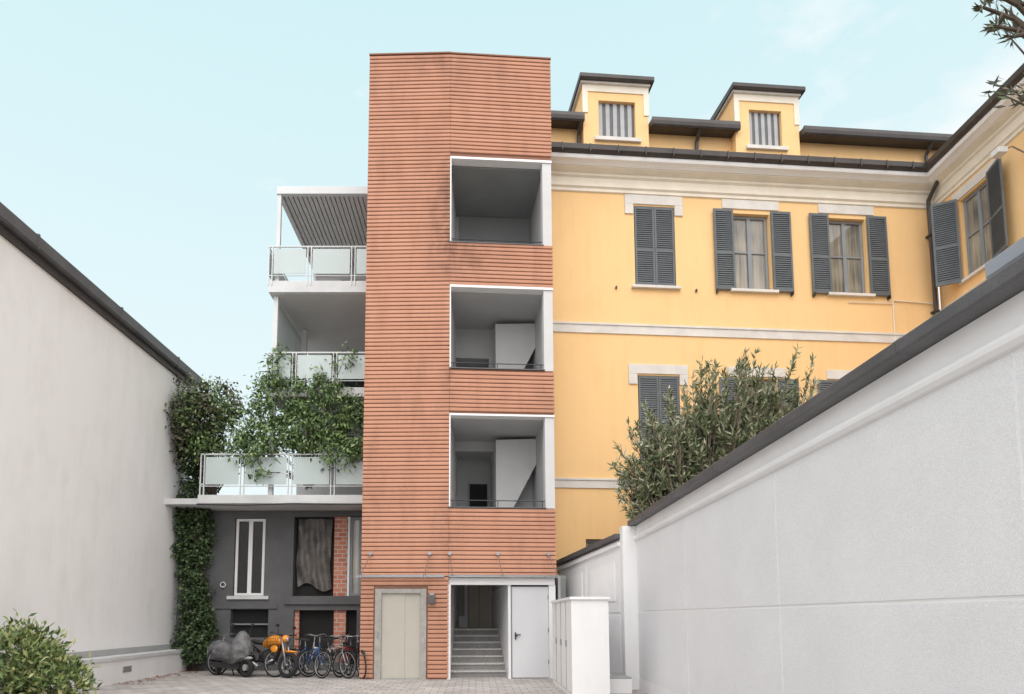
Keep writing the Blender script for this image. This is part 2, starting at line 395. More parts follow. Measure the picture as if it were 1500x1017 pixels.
# entrance
b = MB()
b.box(.0, 2.57, .05, .28, 2.24, 2.4, 'smoothwhite')
b.box(.0, 2.42, .28, 4.6, 3.1, 3.19, 'interior')
b.box(-.03, .05, .0, 4.6, 0, 2.24, 'smoothwhite')
b.box(-.03, .05, .29, 4.6, 2.24, 3.1, 'smoothwhite')
b.box(1.44, 1.50, .1, 4.6, 0, 2.238, 'smoothwhite')
b.box(1.44, 1.50, .29, 4.6, 2.238, 3.1, 'interior')
b.box(.05, 1.44, 4.5, 4.6, 0, 3.1, 'smoothwhite')
b.box(1.50, 1.53, .12, .22, 0, 2.24, 'frame'); b.box(2.43, 2.59, .08, .30, 0, 2.238, 'smoothwhite')
b.box(1.53, 2.43, .24, .28, 0, 2.24, 'dark')
b.box(.75, 1.40, 4.44, 4.49, 1.16, 3.05, 'beige'); b.box(.72, .75, 4.42, 4.49, 1.16, 3.08, 'frame'); b.box(1.06, 1.075, 4.43, 4.45, 1.16, 3.05, 'frame')
b.box(.3, .62, 4.46, 4.49, 1.5, 2.7, 'soffit')
b.build('entrance_hall', eR)
b = MB()
for i in range(7):
    z1 = .165 * (i + 1); y0 = .55 + .3 * i
    b.box(.052, 1.438, y0, 4.49 if i == 6 else 2.9, z1 - .165, z1 - .045, 'granite')
    b.box(.052, 1.438, y0 - .03, 4.49 if i == 6 else 2.9, z1 - .043, z1, 'granitetop')
b.build('entrance_steps', eR, bevel=.004)
b = MB()
b.box(1.535, 2.425, .14, .19, .02, 2.2, 'door')
b.box(1.60, 1.66, .09, .10, 1.0, 1.03, 'darksteel'); b.box(1.60, 1.63, .1, .14, .93, 1.1, 'darksteel'); b.box(1.60, 1.74, .08, .10, 1.03, 1.055, 'darksteel')
for zz in (.35, 1.1, 1.9): b.box(2.405, 2.43, .12, .14, zz, zz + .1, 'steel')
b.build('side_door', eR, bevel=.004)
# glass canopies
def canopy(b, x0, x1, rods):
    b.prism([(-.07, 2.44), (-1.35, 2.34), (-1.35, 2.352), (-.07, 2.452)], x0, x1, 'clear')
    b.box(x0, x1, -.07, -.045, 2.41, 2.47, 'steel')
    for x, xe in rods:
        b.tube((x, -.05, 2.98), (xe, -1.22, 2.38), .010, 'steel')
        b.tube((x, .0, 2.98), (x, -.09, 2.98), .045, 'steel', 10)
        b.tube((xe, -1.22, 2.33), (xe, -1.22, 2.40), .032, 'steel', 10)
b = MB(); canopy(b, -2.2, -.1, ((-1.87, -1.87), (-.45, -.45)))
b.build('glass_canopy_lift', eL)
b = MB(); canopy(b, .0, 2.65, ((.02, .05), (1.17, 1.17), (2.40, 2.40))); b.build('glass_canopy_entrance', eR)

# ------------------------------------------------------------------ shutters / windows helpers
def shutter_panel(b, x0, x1, z0, z1, k='shutter', y=-.05, t=.04):
    w = .055
    b.box(x0, x0 + w, y, y + t, z0, z1, k); b.box(x1 - w, x1, y, y + t, z0, z1, k)
    zm = z0 + (z1 - z0) * .45
    for za, zb in ((z0, z0 + .09), (zm - .04, zm + .04), (z1 - .08, z1)): b.box(x0 + w, x1 - w, y + .002, y + t - .002, za, zb, k)
    for za, zb in ((z0 + .09, zm - .04), (zm + .04, z1 - .08)):
        n = int((zb - za) / .06)
        for i in range(n):
            zz = za + (i + .5) * (zb - za) / n
            b.prism([(y + .004, zz - .026), (y + .012, zz - .03), (y + t - .004, zz + .022), (y + t - .012, zz + .026)], x0 + w, x1 - w, k)
        b.box(x0 + w, x1 - w, y + t - .003, y + t, za, zb, k)
def casement(b, x0, x1, z0, z1, y, k='frame', glass='glass', transom=True, mull=True):
    w = .07
    b.box(x0, x0 + w, y, y + .07, z0, z1, k); b.box(x1 - w, x1, y, y + .07, z0, z1, k)
    b.box(x0 + w, x1 - w, y, y + .07, z0, z0 + w, k); b.box(x0 + w, x1 - w, y, y + .07, z1 - w, z1, k)
    xm = (x0 + x1) / 2
    if mull: b.box(xm - .055, xm + .055, y + .005, y + .065, z0 + w, z1 - w, k)
    if transom:
        zt = z0 + (z1 - z0) * .52
        b.box(x0 + w, xm - .055, y + .012, y + .06, zt - .02, zt + .02, k); b.box(xm + .055, x1 - w, y + .012, y + .06, zt - .02, zt + .02, k)
    b.quad([(x0 + w, y + .045, z0 + w), (x1 - w, y + .045, z0 + w), (x1 - w, y + .045, z1 - w), (x0 + w, y + .045, z1 - w)], glass)

CORN = [(0, 13.40), (-.05, 13.42), (-.05, 13.50), (-.10, 13.54), (-.10, 13.60), (-.07, 13.62), (-.07, 13.80), (-.13, 13.84), (-.13, 13.90), (-.22, 13.94), (-.30, 13.98), (-.30, 14.00), (0, 14.00)]
CORN2 = [(0, 14.002), (-.33, 14.002), (-.35, 14.02), (-.42, 14.06), (-.50, 14.08), (-.52, 14.12), (-.52, 14.19), (0, 14.19)]
GUT = [(-.40, 14.192), (-.58, 14.20), (-.65, 14.25), (-.66, 14.39), (-.63, 14.39), (-.55, 14.35), (0, 14.46), (0, 14.192)]

# ------------------------------------------------------------------ yellow building
yb = empty('yellow_apartment_house', frame(2.0, 18.1, 1, .08))
b = MB()
holes = [(2.48, 3.66, 10.70, 13.08), (5.36, 6.46, 10.70, 13.00), (8.21, 9.36, 10.70, 13.00),
         (2.48, 3.66, 5.75, 8.12), (5.36, 6.46, 5.75, 8.12), (8.21, 9.36, 5.75, 8.12), (.95, 1.75, 1.8, 3.55), (5.36, 6.46, 1.6, 3.7), (8.21, 9.36, 1.6, 3.7)]
b.wall(.02, 11.49, 0, 13.41, 0, holes, 'yellow', .22)
b.box(.02, 11.45, .5, 9, 0, 14.1, 'yellow')
b.quad([(.02, 0, 0), (.02, .5, 0), (.02, .5, 14.0), (.02, 0, 14.0)], 'yellow')
b.build('facade', yb)
b = MB(); b.prism(CORN, -.02, 11.5, 'cream'); b.build('cornice', yb)
b = MB(); b.prism(CORN2, -.02, 11.5, 'smoothwhite'); b.build('cornice_fascia', yb)
b = MB(); b.prism(GUT, -.02, 11.5, 'darkmetal')
b.quad([(-.02, 0, 14.47), (11.6, 0, 14.47), (11.6, 1.3, 14.6), (-.02, 1.3, 14.6)], 'darkmetal')
for i in range(15): b.box(.3 + i * .78, .33 + i * .78, -.675, -.56, 14.18, 14.40, 'darkmetal')
b.build('gutter', yb)
b = MB()
for z0, z1 in ((9.28, 9.57), (4.93, 5.2)):
    b.box(.0, 11.49, -.035, .002, z0, z1, 'trim'); b.box(.0, 11.49, -.06, -.036, z1 - .06, z1 - .001, 'trim')
for c in (3.06, 5.91, 8.79):
    for zt in (13.10, 8.14):
        b.box(c - .84, c + .84, -.04, .003, zt + .02, zt + .29, 'trim')
        if c < 4: b.box(c - .84, c - .60, -.041, .003, zt - .28, zt + .018, 'trim'); b.box(c + .60, c + .84, -.041, .003, zt - .28, zt + .018, 'trim')
    for zs in (10.62, 5.67):
        b.box(c - .70, c + .70, -.11, .2, zs, zs + .078, 'trim')
b.build('stone_trim', yb, bevel=.006)
b = MB()
shutter_panel(b, 2.50, 3.065, 10.71, 13.07, y=-.0); shutter_panel(b, 3.075, 3.64, 10.71, 13.07, y=-.0)
for (hx0, hx1) in ((5.36, 6.46), (8.21, 9.36)):
    shutter_panel(b, hx0 - .585, hx0 - .01, 10.66, 13.06, y=-.10); shutter_panel(b, hx1 + .01, hx1 + .60, 10.66, 13.06, y=-.10)
shutter_panel(b, 2.50, 3.065, 5.76, 8.11, y=-.0); shutter_panel(b, 3.075, 3.64, 5.76, 8.11, y=-.0)
for (hx0, hx1) in ((5.36, 6.46), (8.21, 9.36)):
    shutter_panel(b, hx0 - .585, hx0 - .01, 5.72, 8.10, y=-.10); shutter_panel(b, hx1 + .01, hx1 + .60, 5.72, 8.10, y=-.10)
for (hx0, hx1) in ((5.36, 6.46), (8.21, 9.36)):
    for xx in (hx0 - .56, hx1 + .54): b.box(xx, xx + .03, -.14, .0, 10.56, 10.66, 'darksteel')
b.build('shutters', yb)
b = MB()
for h in holes:
    casement(b, h[0] + .02, h[1] - .02, h[2] + .01, h[3] - .01, .13)
b.build('windows', yb)
b = MB()
b.tube((11.28, -.12, 13.6), (11.28, -.12, 0), .055, 'darkmetal', 12)
b.path([(11.28, -.58, 14.22), (11.28, -.5, 13.95), (11.28, -.12, 13.6)], .055, 'darkmetal', 12)
for zz in (12.5, 10.2, 7.5): b.box(11.2, 11.36, -.19, 0, zz, zz + .05, 'darkmetal')
b.build('downpipe', yb)
b = MB()
b.path([(10.05, -.03, 9.0), (10.05, -.03, 10.55), (11.3, -.03, 10.5)], .018, 'cream'); b.path([(8.7, -.03, 10.45), (10.05, -.03, 10.45)], .012, 'cream')
for x in (1.9, 4.2): b.box(x, x + .04, -.07, 0, 10.58, 10.65, 'darksteel')
b.build('service_pipes', yb)
# attic storey
at = child_empty('attic_storey', yb, frame(0, 1.2, 1, 0))
b = MB()
b.box(.0, 13.2, 0, 7, 14.2, 16.40, 'yellow')
b.build('attic_wall', at)
b = MB()
for s0, s1 in ((-.1, 1.30), (3.36, 6.10), (8.11, 13.3)):
    b.prism([(0, 16.222), (-.32, 16.222), (-.44, 16.16), (-.48, 16.20), (-.50, 16.30), (-.48, 16.42), (-.40, 16.38), (0, 16.45)], s0, s1, 'darkmetal')
b.prism([(.0, 16.405), (0, 16.48), (3.5, 17.0), (7, 16.405)], .0, 13.2, 'darkmetal')
b.build('attic_roof', at)
def dormer(x0, x1, wx0, wx1):
    b = MB()
    yf = -.30; T = 17.46
    b.wall(x0, x1, 15.42, T, yf, [(wx0, wx1, 15.78, 16.98)], 'yellow', .2)
    b.quad([(x0, yf, 15.42), (x0, yf, T), (x0, 2.2, T), (x0, 2.2, 15.42)], 'yellow'); b.quad([(x1, yf, 15.42), (x1, 2.2, 15.42), (x1, 2.2, T), (x1, yf, T)], 'yellow')
    b.quad([(x0, yf, 15.42), (x1, yf, 15.42), (x1, 0, 15.42), (x0, 0, 15.42)], 'yellow')
    b.box(x0 - .02, x0 + .14, yf - .03, yf - .001, 16.55, T, 'cream'); b.box(x1 - .14, x1 + .02, yf - .03, yf - .001, 16.55, T, 'cream')
    b.box(x0 + .14, x1 - .14, yf - .03, yf - .001, 17.24, T, 'cream')
    b.box(wx0 - .14, wx1 + .14, yf - .09, yf + .1, 15.66, 15.77, 'trim')
    b.quad([(wx0, yf + .2, 15.7), (wx1, yf + .2, 15.7), (wx1, yf + .2, 17.1), (wx0, yf + .2, 17.1)], 'dark')
    n = 5; w = (wx1 - wx0) / n
    for i in range(n):
        b.box(wx0 + i * w + .02, wx0 + (i + .62) * w, yf + .10, yf + .13, 15.79, 16.97, 'shutterlight')
        b.box(wx0 + (i + .62) * w, wx0 + (i + 1) * w + .02, yf + .125, yf + .15, 15.79, 16.97, 'shutter')
    b.prism([(yf - .20, T + .06), (yf - .23, T + .09), (yf - .23, T + .20), (2.6, T + .32), (2.6, T + .06)], x0 - .13, x1 + .14, 'darkmetal')
    b.box(x0 - .08, x1 + .06, yf - .1, 2.4, T + .002, T + .058, 'trim')
    b.build('dormer', at)
dormer(1.30, 3.30, 1.77, 2.90); dormer(6.02, 8.05, 6.47, 7.50)
b = MB(); b.box(5.28, 5.52, .5, .75, 16.4, 16.95, 'brick'); b.box(5.24, 5.56, .46, .79, 16.95, 17.05, 'red'); b.build('chimney', at)
b = MB()
for x in (4.87, 12.32, 1.2):
    b.path([(x, -.4, 16.2), (x, -.1, 15.95), (x, -.1, 14.6)], .055, 'darkmetal', 10)
b.build('attic_downpipes', at)

# ------------------------------------------------------------------ right wing of yellow house
wg = empty('yellow_wing_house', frame(13.5, 19.02, 0, -1))
b = MB()
b.wall(0, 14, 0, 13.41, 0, [(1.02, 2.15, 10.72, 13.02), (4.2, 5.3, 10.72, 13.02), (7.2, 8.3, 10.72, 13.02), (1.02, 2.15, 5.75, 8.1), (4.2, 5.3, 5.75, 8.1)], 'yellow', .22)
b.box(0, 14, .5, 9, 0, 14.0, 'yellow'); b.quad([(14, 0, 0), (14, .5, 0), (14, .5, 14.0), (14, 0, 14.0)], 'yellow')
b.build('facade', wg)
b = MB(); b.prism(CORN, .09, 14, 'cream'); b.build('cornice', wg)
b = MB(); b.prism(CORN2, .40, 14, 'smoothwhite'); b.build('cornice_fascia', wg)
b = MB(); b.prism(GUT, .55, 14, 'darkmetal'); b.prism([(0, 14.05), (0, 14.47), (4.5, 15.9), (9, 14.05)], 0, 14, 'darkmetal'); b.build('roof_and_gutter', wg)
b = MB()
for z0, z1 in ((9.28, 9.57), (4.93, 5.2)): b.box(.04, 14, -.035, .002, z0, z1, 'trim')
for c, zz in ((1.585, 10.64), (4.75, 10.64), (7.75, 10.64), (1.585, 5.67), (4.75, 5.67)):
    b.box(c - .7, c + .7, -.11, .2, zz, zz + .078, 'trim'); b.box(c - .8, c + .8, -.04, .003, zz + 2.42, zz + 2.68, 'trim')
b.build('stone_trim', wg, bevel=.006)
b = MB()
for h in ((1.02, 2.15, 10.72, 13.02), (4.2, 5.3, 10.72, 13.02), (7.2, 8.3, 10.72, 13.02), (1.02, 2.15, 5.75, 8.1), (4.2, 5.3, 5.75, 8.1)):
    casement(b, h[0] + .02, h[1] - .02, h[2] + .01, h[3] - .01, .10)
b.build('windows', wg)
b = MB(); shutter_panel(b, -.62, 0, 10.66, 13.08); o = b.build('shutter_leaf', wg); o.matrix_basis = Matrix.Translation((1.0, -.06, 0)) @ Matrix.Rotation(R(62), 4, 'Z')
b = MB(); shutter_panel(b, 0, .72, 10.66, 13.08); o = b.build('shutter_leaf', wg); o.matrix_basis = Matrix.Translation((2.17, -.06, 0)) @ Matrix.Rotation(R(-14), 4, 'Z')
b = MB(); b.path([(3.35, 0, 12.75), (3.35, -.35, 12.95), (3.35, -.6, 12.85)], .02, 'steel'); b.box(3.22, 3.48, -.80, -.56, 12.72, 12.86, 'metalwhite'); b.build('floodlight', wg, bevel=.01)
b = MB(); b.tube((.25, -.05, 10.3), (13, -.05, 10.6), .02, 'cream'); b.build('service_pipe', wg)

# ------------------------------------------------------------------ left building with balconies
lb = empty('balcony_apartment_house')
b = MB()
wh = [(-6.76, -5.90, 2.05, 4.23), (-5.10, -3.20, 2.05, 4.28), (-6.80, -5.75, .90, 1.68), (-5.05, -3.30, .25, 1.66)]
b.wall(-8.32, -2.2, 0, 4.44, 19.0, wh, 'greyfac', .3)
b.box(-8.32, -2.2, 19.6, 26, 0, 4.4, 'dark')
b.build('ground_floor_wall', lb)
b = MB()
b.box(-5.3, -2.3, 18.93, 19.02, 1.82, 2.04, 'greyfac'); b.box(-6.9, -5.75, 18.94, 19.02, 1.96, 2.05, 'slab'); b.box(-7.3, -5.5, 18.96, 19.01, 1.70, 1.78, 'greyfac')
casement(b, -6.74, -5.92, 2.06, 4.22, 19.06, 'whiteframe', 'darkglass', transom=False)
b.box(-5.10, -4.02, 19.28, 19.30, 2.05, 4.28, 'dark')
b.box(-3.98, -3.62, 19.08, 19.3, 2.05, 4.28, 'brick')
b.box(-3.60, -3.54, 19.06, 19.12, 2.05, 4.28, 'whiteframe'); casement(b, -3.54, -3.22, 2.06, 4.27, 19.1, 'frame', 'glass', False, False)
b.box(-6.8, -5.75, 19.2, 19.22, .9, 1.68, 'dark'); b.box(-6.8, -5.75, 19.1, 19.16, 1.25, 1.29, 'frame')
b.box(-3.95, -3.62, 19.08, 19.25, .25, 1.66, 'brick'); b.box(-5.05, -4.92, 19.1, 19.2, .25, 1.66, 'brick')
b.box(-5.05, -3.3, 19.26, 19.28, .25, 1.66, 'dark')
b.build('ground_floor_windows', lb)
b = MB(); nx, nz = 16, 22; vs = []
for i in range(nx + 1):
    for j in range(nz + 1):
        u = i / nx; v = j / nz
        vs.append((-5.0 + u * .95 - .1 * (1 - v) * math.sin(v * 3), 19.16 + .04 * math.sin(u * 19 + 4 * v) + .03 * math.sin(v * 13 + u * 7) + random.uniform(-.012, .012), 2.3 + v * 1.93 + .12 * math.sin(u * 6) * (1 - v)))
b.add(vs, [(i * (nz + 1) + j, (i + 1) * (nz + 1) + j, (i + 1) * (nz + 1) + j + 1, i * (nz + 1) + j + 1) for i in range(nx) for j in range(nz)], 'plastic')
b.build('plastic_sheet', lb, smooth=True)
b = MB(); b.torus((-7.02, 18.95, 2.36), .07, .015, 'metalwhite', n=16); b.tube((-7.02, 19.0, 2.30), (-7.02, 18.95, 2.30), .02, 'metalwhite'); b.build('wall_hose_ring', lb)
def railing(b, x0, x1, y, zf, posts, h=.92, side=None):
    b.tube((x0, y, zf + h), (x1, y, zf + h), .024, 'metalwhite', 10)
    b.tube((x0, y, zf + .12), (x1, y, zf + .12), .014, 'metalwhite')
    for x in posts:
        b.box(x - .06, x - .035, y - .02, y + .02, zf - .15, zf + h, 'metalwhite'); b.box(x + .035, x + .06, y - .02, y + .02, zf - .15, zf + h, 'metalwhite')
    ps = sorted(posts)
    for a, c in zip(ps, ps[1:]):
        b.box(a + .09, c - .09, y - .035, y - .023, zf + .16, zf + h - .08, 'frosted')
    if side:
        b.tube((x0, y, zf + h), (x0, side, zf + h), .024, 'metalwhite', 10); b.box(x0 - .006, x0 + .006, y + .06, side, zf + .16, zf + h - .08, 'frosted')
b = MB()
b.box(-8.3, -7.36, 18.0, 19.6, 4.46, 4.62, 'slab')
b.box(-7.35, -2.2, 17.8, 23, 4.45, 4.68, 'slab')
b.box(-5.62, -2.2, 17.9, 23, 7.38, 7.64, 'slab'); b.box(-5.65, -2.2, 17.8, 22.4, 10.27, 10.60, 'slab')
b.box(-5.64, -2.2, 17.86, 22.3, 10.25, 10.268, 'interior')
b.box(-5.52, -2.2, 17.84, 17.98, 13.14, 13.36, 'metalwhite'); b.box(-5.52, -5.40, 17.98, 22.3, 13.14, 13.36, 'metalwhite')
b.box(-5.4, -2.2, 17.98, 22.3, 13.28, 13.34, 'slab')
for i in range(24):
    x = -5.38 + i * .13; b.box(x, x + .105, 17.99, 22.3, 13.20, 13.26, 'interior')
b.build('floor_slabs', lb, bevel=.01)
b = MB()
b.box(-5.50, -5.40, 17.88, 17.98, 10.6, 13.14, 'metalwhite'); b.box(-5.50, -5.40, 22.1, 22.2, 10.6, 13.14, 'metalwhite')
b.box(-5.56, -5.44, 18.0, 18.12, 7.64, 10.25, 'metalwhite'); b.box(-5.56, -5.44, 18.0, 18.12, 4.68, 7.38, 'metalwhite')
b.box(-5.35, -5.2, 20.2, 20.35, 7.64, 10.25, 'metalwhite')
b.box(-5.5, -2.2, 22.3, 27, 4.4, 14.2, 'white'); b.box(-5.6, -2.2, 21.0, 22.3, 4.68, 7.38, 'white')
b.box(-4.6, -3.4, 22.25, 22.3, 10.6, 12.9, 'darkglass'); b.box(-4.6, -3.4, 22.25, 22.3, 7.7, 9.9, 'darkglass')
b.box(-5.54, -5.50, 18.3, 21, 7.7, 10.2, 'frosted')
b.build('upper_walls_and_columns', lb)
b = MB()
railing(b, -7.32, -2.75, 17.84, 4.80, (-7.26, -6.2, -4.93, -3.8, -2.8), .98)
railing(b, -5.62, -2.75, 17.84, 7.68, (-5.56, -4.9, -3.8, -2.8), .9)
railing(b, -5.68, -2.75, 17.80, 10.62, (-5.61, -4.55, -3.35, -2.78), .95, side=21)
b.build('railings', lb)
b = MB()
b.path([(-7.35, 17.76, 4.42), (-6.2, 17.77, 4.40), (-4.8, 17.76, 4.44), (-3.0, 17.76, 4.42)], .02, 'darksteel')
b.build('cable', lb)

# ------------------------------------------------------------------ white neighbour wall (left)
lw = empty('white_gable_wall_house')
b = MB(); b.box(-17, -8.3, -8, 19.45, 0, 8.1, 'whitewall'); b.build('wall', lw)
b = MB()
b.box(-9.0, -8.22, -8, 19.55, 8.105, 8.24, 'darkmetal')
b.prism([(-9.2, 8.245), (-8.14, 8.245), (-8.10, 8.28), (-8.10, 8.50), (-8.16, 8.52), (-9.2, 8.62)], -8, 19.6, 'coping', 'y')
for i in range(9): b.box(-8.16, -8.092, -6 + i * 3.0, -5.95 + i * 3.0, 8.24, 8.53, 'coping')
b.prism([(-17, 8.12), (-9.0, 8.25), (-9.2, 8.6), (-12.5, 9.0), (-17, 8.3)], -8, 19.4, 'darkmetal', 'y')
b.build('roof_edge', lw)
b = MB()
b.box(-8.3, -7.9, -6, 18.98, 0, .52, 'smoothwhite'); b.box(-8.3, -7.86, -6, 18.985, .521, .60, 'slab'); b.box(-8.3, -8.265, -6, 18.98, .602, .74, 'soffit')
b.box(-7.9, -7.888, 15.45, 15.85, .22, .36, 'soffit')
for i in range(4): b.box(-7.888, -7.884, 15.48, 15.82, .24 + i * .03, .25 + i * .03, 'dark')
b.build('planter_ledge', lw, bevel=.008)

# ------------------------------------------------------------------ right boundary wall
FW = frame(3.3, 14.0, -.013, -1)
rw = empty('white_boundary_wall', FW)
b = MB(); b.box(0, 17, .012, .32, 0, 3.34, 'smoothwhite'); b.build('wall_core', rw)
b = MB()
xs = [.03, 3.4, 6.75, 10.1, 13.45, 16.9]
for a, c in zip(xs, xs[1:]):
    b.box(a + .016, c - .016, .004, .0119, .25, 1.55, 'stucco'); b.box(a + .016, c - .016, .004, .0119, 1.583, 3.0, 'stucco')
b.build('stucco_panels', rw)
b = MB()
b.prism([(.011, 3.02), (-.02, 3.03), (-.045, 3.06), (-.05, 3.09), (-.035, 3.12), (-.012, 3.14), (.011, 3.15)], 0.0, 17, 'smoothwhite')
b.box(0, 17, -.0, .011, .0, .235, 'smoothwhite')
b.build('moulding', rw)
b = MB()
b.prism([(-.12, 3.345), (-.14, 3.36), (-.14, 3.44), (-.10, 3.47), (.46, 3.50), (.46, 3.345)], -.12, 17, 'coping')
for i in range(8): b.prism([(-.118, 3.343), (-.144, 3.357), (-.144, 3.443), (-.10, 3.475), (.46, 3.505), (.46, 3.343)], 1.2 + i * 2.0, 1.225 + i * 2.0, 'coping')
b.prism([(-.06, 3.475), (-.08, 3.50), (-.08, 3.585), (.5, 3.64), (.5, 3.507)], 10.05, 14, 'lightmetal')
b.build('metal_coping', rw)
b = MB(); b.box(-.34, -.002, -.27, .30, 0, 3.34, 'white'); b.box(-.36, .0, -.30, .32, .0, .22, 'smoothwhite'); b.build('pillar', rw, bevel=.01)
b = MB()
L2 = math.hypot(.82, 3.75)
e2 = child_empty('angled_section', rw, FW.inverted() @ frame(2.2, 18.05, .84, -3.75))
b.prism([(0, 0), (L2, 0), (L2, 3.1), (0, 2.82)], .02, .3, 'smoothwhite', 'y')
for i in range(2):
    a = .12 + i * 1.88; c = a + 1.76
    b.box(a, c, 0, .019, .3, 1.5, 'stucco'); b.prism([(a, 1.56), (c, 1.56), (c, 2.6 + c * .07), (a, 2.6 + a * .07)], 0, .019, 'stucco', 'y')
    b.prism([(a + .2, 1.8), (c - .2, 1.8), (c - .2, 2.4 + c * .07), (a + .2, 2.4 + a * .07)], -.02, -.002, 'smoothwhite', 'y')
b.prism([(-.02, 2.68), (L2, 2.96), (L2, 3.04), (-.02, 2.76)], -.05, .019, 'smoothwhite', 'y')
b.prism([(-.05, 2.83), (L2 + .02, 3.11), (L2 + .02, 3.21), (-.05, 2.93)], -.12, .4, 'coping', 'y')
b.box(-.05, L2 - .1, -.35, -.0, 0, .18, 'smoothwhite')
b.build('far_wall', e2)
b = MB(); b.box(2.06, 2.24, 17.0, 17.3, 0, 2.5, 'intdark'); b.box(2.0, 2.06, 16.6, 18.0, 0, 2.45, 'soffit'); b.build('grey_gate_post')

cb = empty('utility_cabinet')
b = MB()
b.box(1.74, 2.42, 12.5, 15.6, 0, 1.78, 'white'); b.box(1.71, 2.45, 12.46, 15.64, 1.781, 1.83, 'smoothwhite')
for y in (13.25, 14.05, 14.85): b.box(1.728, 1.739, y - .006, y + .006, .1, 1.76, 'soffit')
for y in (13.2, 14.0, 14.8): b.box(1.71, 1.739, y - .03, y - .01, .9, 1.02, 'steel')
b.box(1.736, 1.739, 12.6, 15.5, .08, .09, 'soffit')
b.build('cabinet_body', cb, bevel=.006)
b = MB(); b.box(2.42, 3.0, 13.3, 13.9, 0, .28, 'smoothwhite'); b.box(2.44, 3.0, 13.3, 13.92, .282, .31, 'soffit'); b.build('kerb_block', bevel=.01)

# ------------------------------------------------------------------ vegetation
def leafquad(vs, fs, p, d, n, L_, W):
    d = d.normalized(); s_ = d.cross(n)
    if s_.length < 1e-4: s_ = d.orthogonal()
    s_.normalize(); up = s_.cross(d)
    o = len(vs)
    vs += [p, p + d * L_ * .45 + s_ * W * .5 + up * W * .12, p + d * L_, p + d * L_ * .45 - s_ * W * .5 + up * W * .12]
    fs.append((o, o + 1, o + 2, o + 3))
def rv():
    while True:
        v = Vector((random.uniform(-1, 1), random.uniform(-1, 1), random.uniform(-1, 1)))
        if .01 < v.length < 1: return v
def clump_foliage(b, blobs, k, nclump, per, L_, W, sig=.12, droop=.3, shell=.45):
    tot = sum(x[3] * x[4] * x[5] for x in blobs)
    vs = []; fs = []
    for cx, cy, cz, rx, ry, rz in blobs:
        n = max(3, int(nclump * rx * ry * rz / tot))
        for i in range(n):
            d = rv(); rr = d.length; d.normalize(); rr = shell + (1 - shell) * rr ** .7
            c = Vector((cx + d.x * rr * rx, cy + d.y * rr * ry, cz + d.z * rr * rz))
            out = Vector((d.x, d.y, d.z * .6)); sg = sig * random.uniform(.6, 1.3)
            for j in range(int(per * random.uniform(.3, 1.5))):
                p_ = c + Vector((random.gauss(0, sg), random.gauss(0, sg), random.gauss(0, sg)))
                dd = (rv() + out * .6 + Vector((0, 0, -droop)))
                s_ = random.uniform(.6, 1.25)
                leafquad(vs, fs, p_, dd, rv() + Vector((0, -.6, .8)), L_ * s_, W * s_)
    b.add(vs, fs, k)
def twigs(b, base, blobs, n, r=.02, k='bark'):
    for i in range(n):
        cx, cy, cz, rx, ry, rz = random.choice(blobs); d = rv()
        e = Vector((cx + d.x * rx * .9, cy + d.y * ry * .9, cz + d.z * rz * .9)); s_ = Vector(base) + rv() * .15
        m1 = s_.lerp(e, .4) + rv() * .2 + Vector((0, 0, .1)); m2 = s_.lerp(e, .75) + rv() * .15
        b.tube(s_, m1, r, k, 5, r * .75); b.tube(m1, m2, r * .75, k, 5, r * .5); b.tube(m2, e, r * .5, k, 5, r * .2)

b = MB()
bl = []
z = .7
while z < 6.6:
    w = .42 + .12 * math.sin(z * 2.1) + (.14 if z > 4.6 else 0)
    bl.append((-7.75 + .12 * math.sin(z * 1.3) - (.15 if z > 4.6 else 0), 18.75, z, w, .28, .40)); z += .42
clump_foliage(b, bl, 'ivy', 620, 24, .09, .08, .08, .5, .3)
for i in range(5): b.path([(-7.9 + i * .08, 18.9, 0), (-7.85 + i * .1, 18.85, 2.2), (-7.8 + i * .03, 18.8, 4.5), (-7.9, 18.7, 6.4)], .025, 'bark', 6)
b.build('ivy_column')
b = MB()
bl = [(-8.15, 18.3, 7.6, .55, .4, .55), (-7.7, 18.2, 6.9, .6, .45, .7), (-7.1, 18.1, 7.2, .6, .45, .6), (-6.5, 18.1, 6.6, .55, .4, .6), (-6.1, 18.1, 6.0, .6, .35, .5), (-7.3, 18.2, 6.1, .5, .4, .4), (-8.0, 18.4, 6.4, .4, .4, .6)]
clump_foliage(b, bl[:3] + [bl[6]], 'darkvine', 170, 30, .12, .06, .12, .3, .1)
clump_foliage(b, bl[1:6], 'vine', 170, 30, .12, .06, .13, .4, .1)
twigs(b, (-7.2, 18.5, 4.9), bl, 46, .016)
b.build('terrace_vine')
b = MB()
bl = [(-5.4, 18.0, 7.2, .6, .4, .8), (-4.7, 17.9, 6.6, .6, .4, .75), (-3.9, 17.9, 7.0, .65, .4, .8), (-3.2, 17.9, 6.4, .5, .35, .8), (-5.7, 17.9, 6.2, .55, .35, .6), (-3.6, 17.7, 5.9, .5, .3, .4), (-5.3, 17.9, 8.1, .4, .3, .5), (-3.5, 17.9, 8.4, .35, .3, .35), (-5.8, 17.7, 5.4, .22, .2, .35), (-4.4, 17.9, 7.7, .5, .3, .4)]
clump_foliage(b, bl, 'vine', 400, 32, .13, .06, .12, .5, .05)
twigs(b, (-4.5, 18.1, 5.0), bl, 60, .015); twigs(b, (-5.0, 18.2, 7.7), [(-5.2, 18.0, 8.6, .5, .3, .6)], 16, .01)
b.build('balcony_plants')

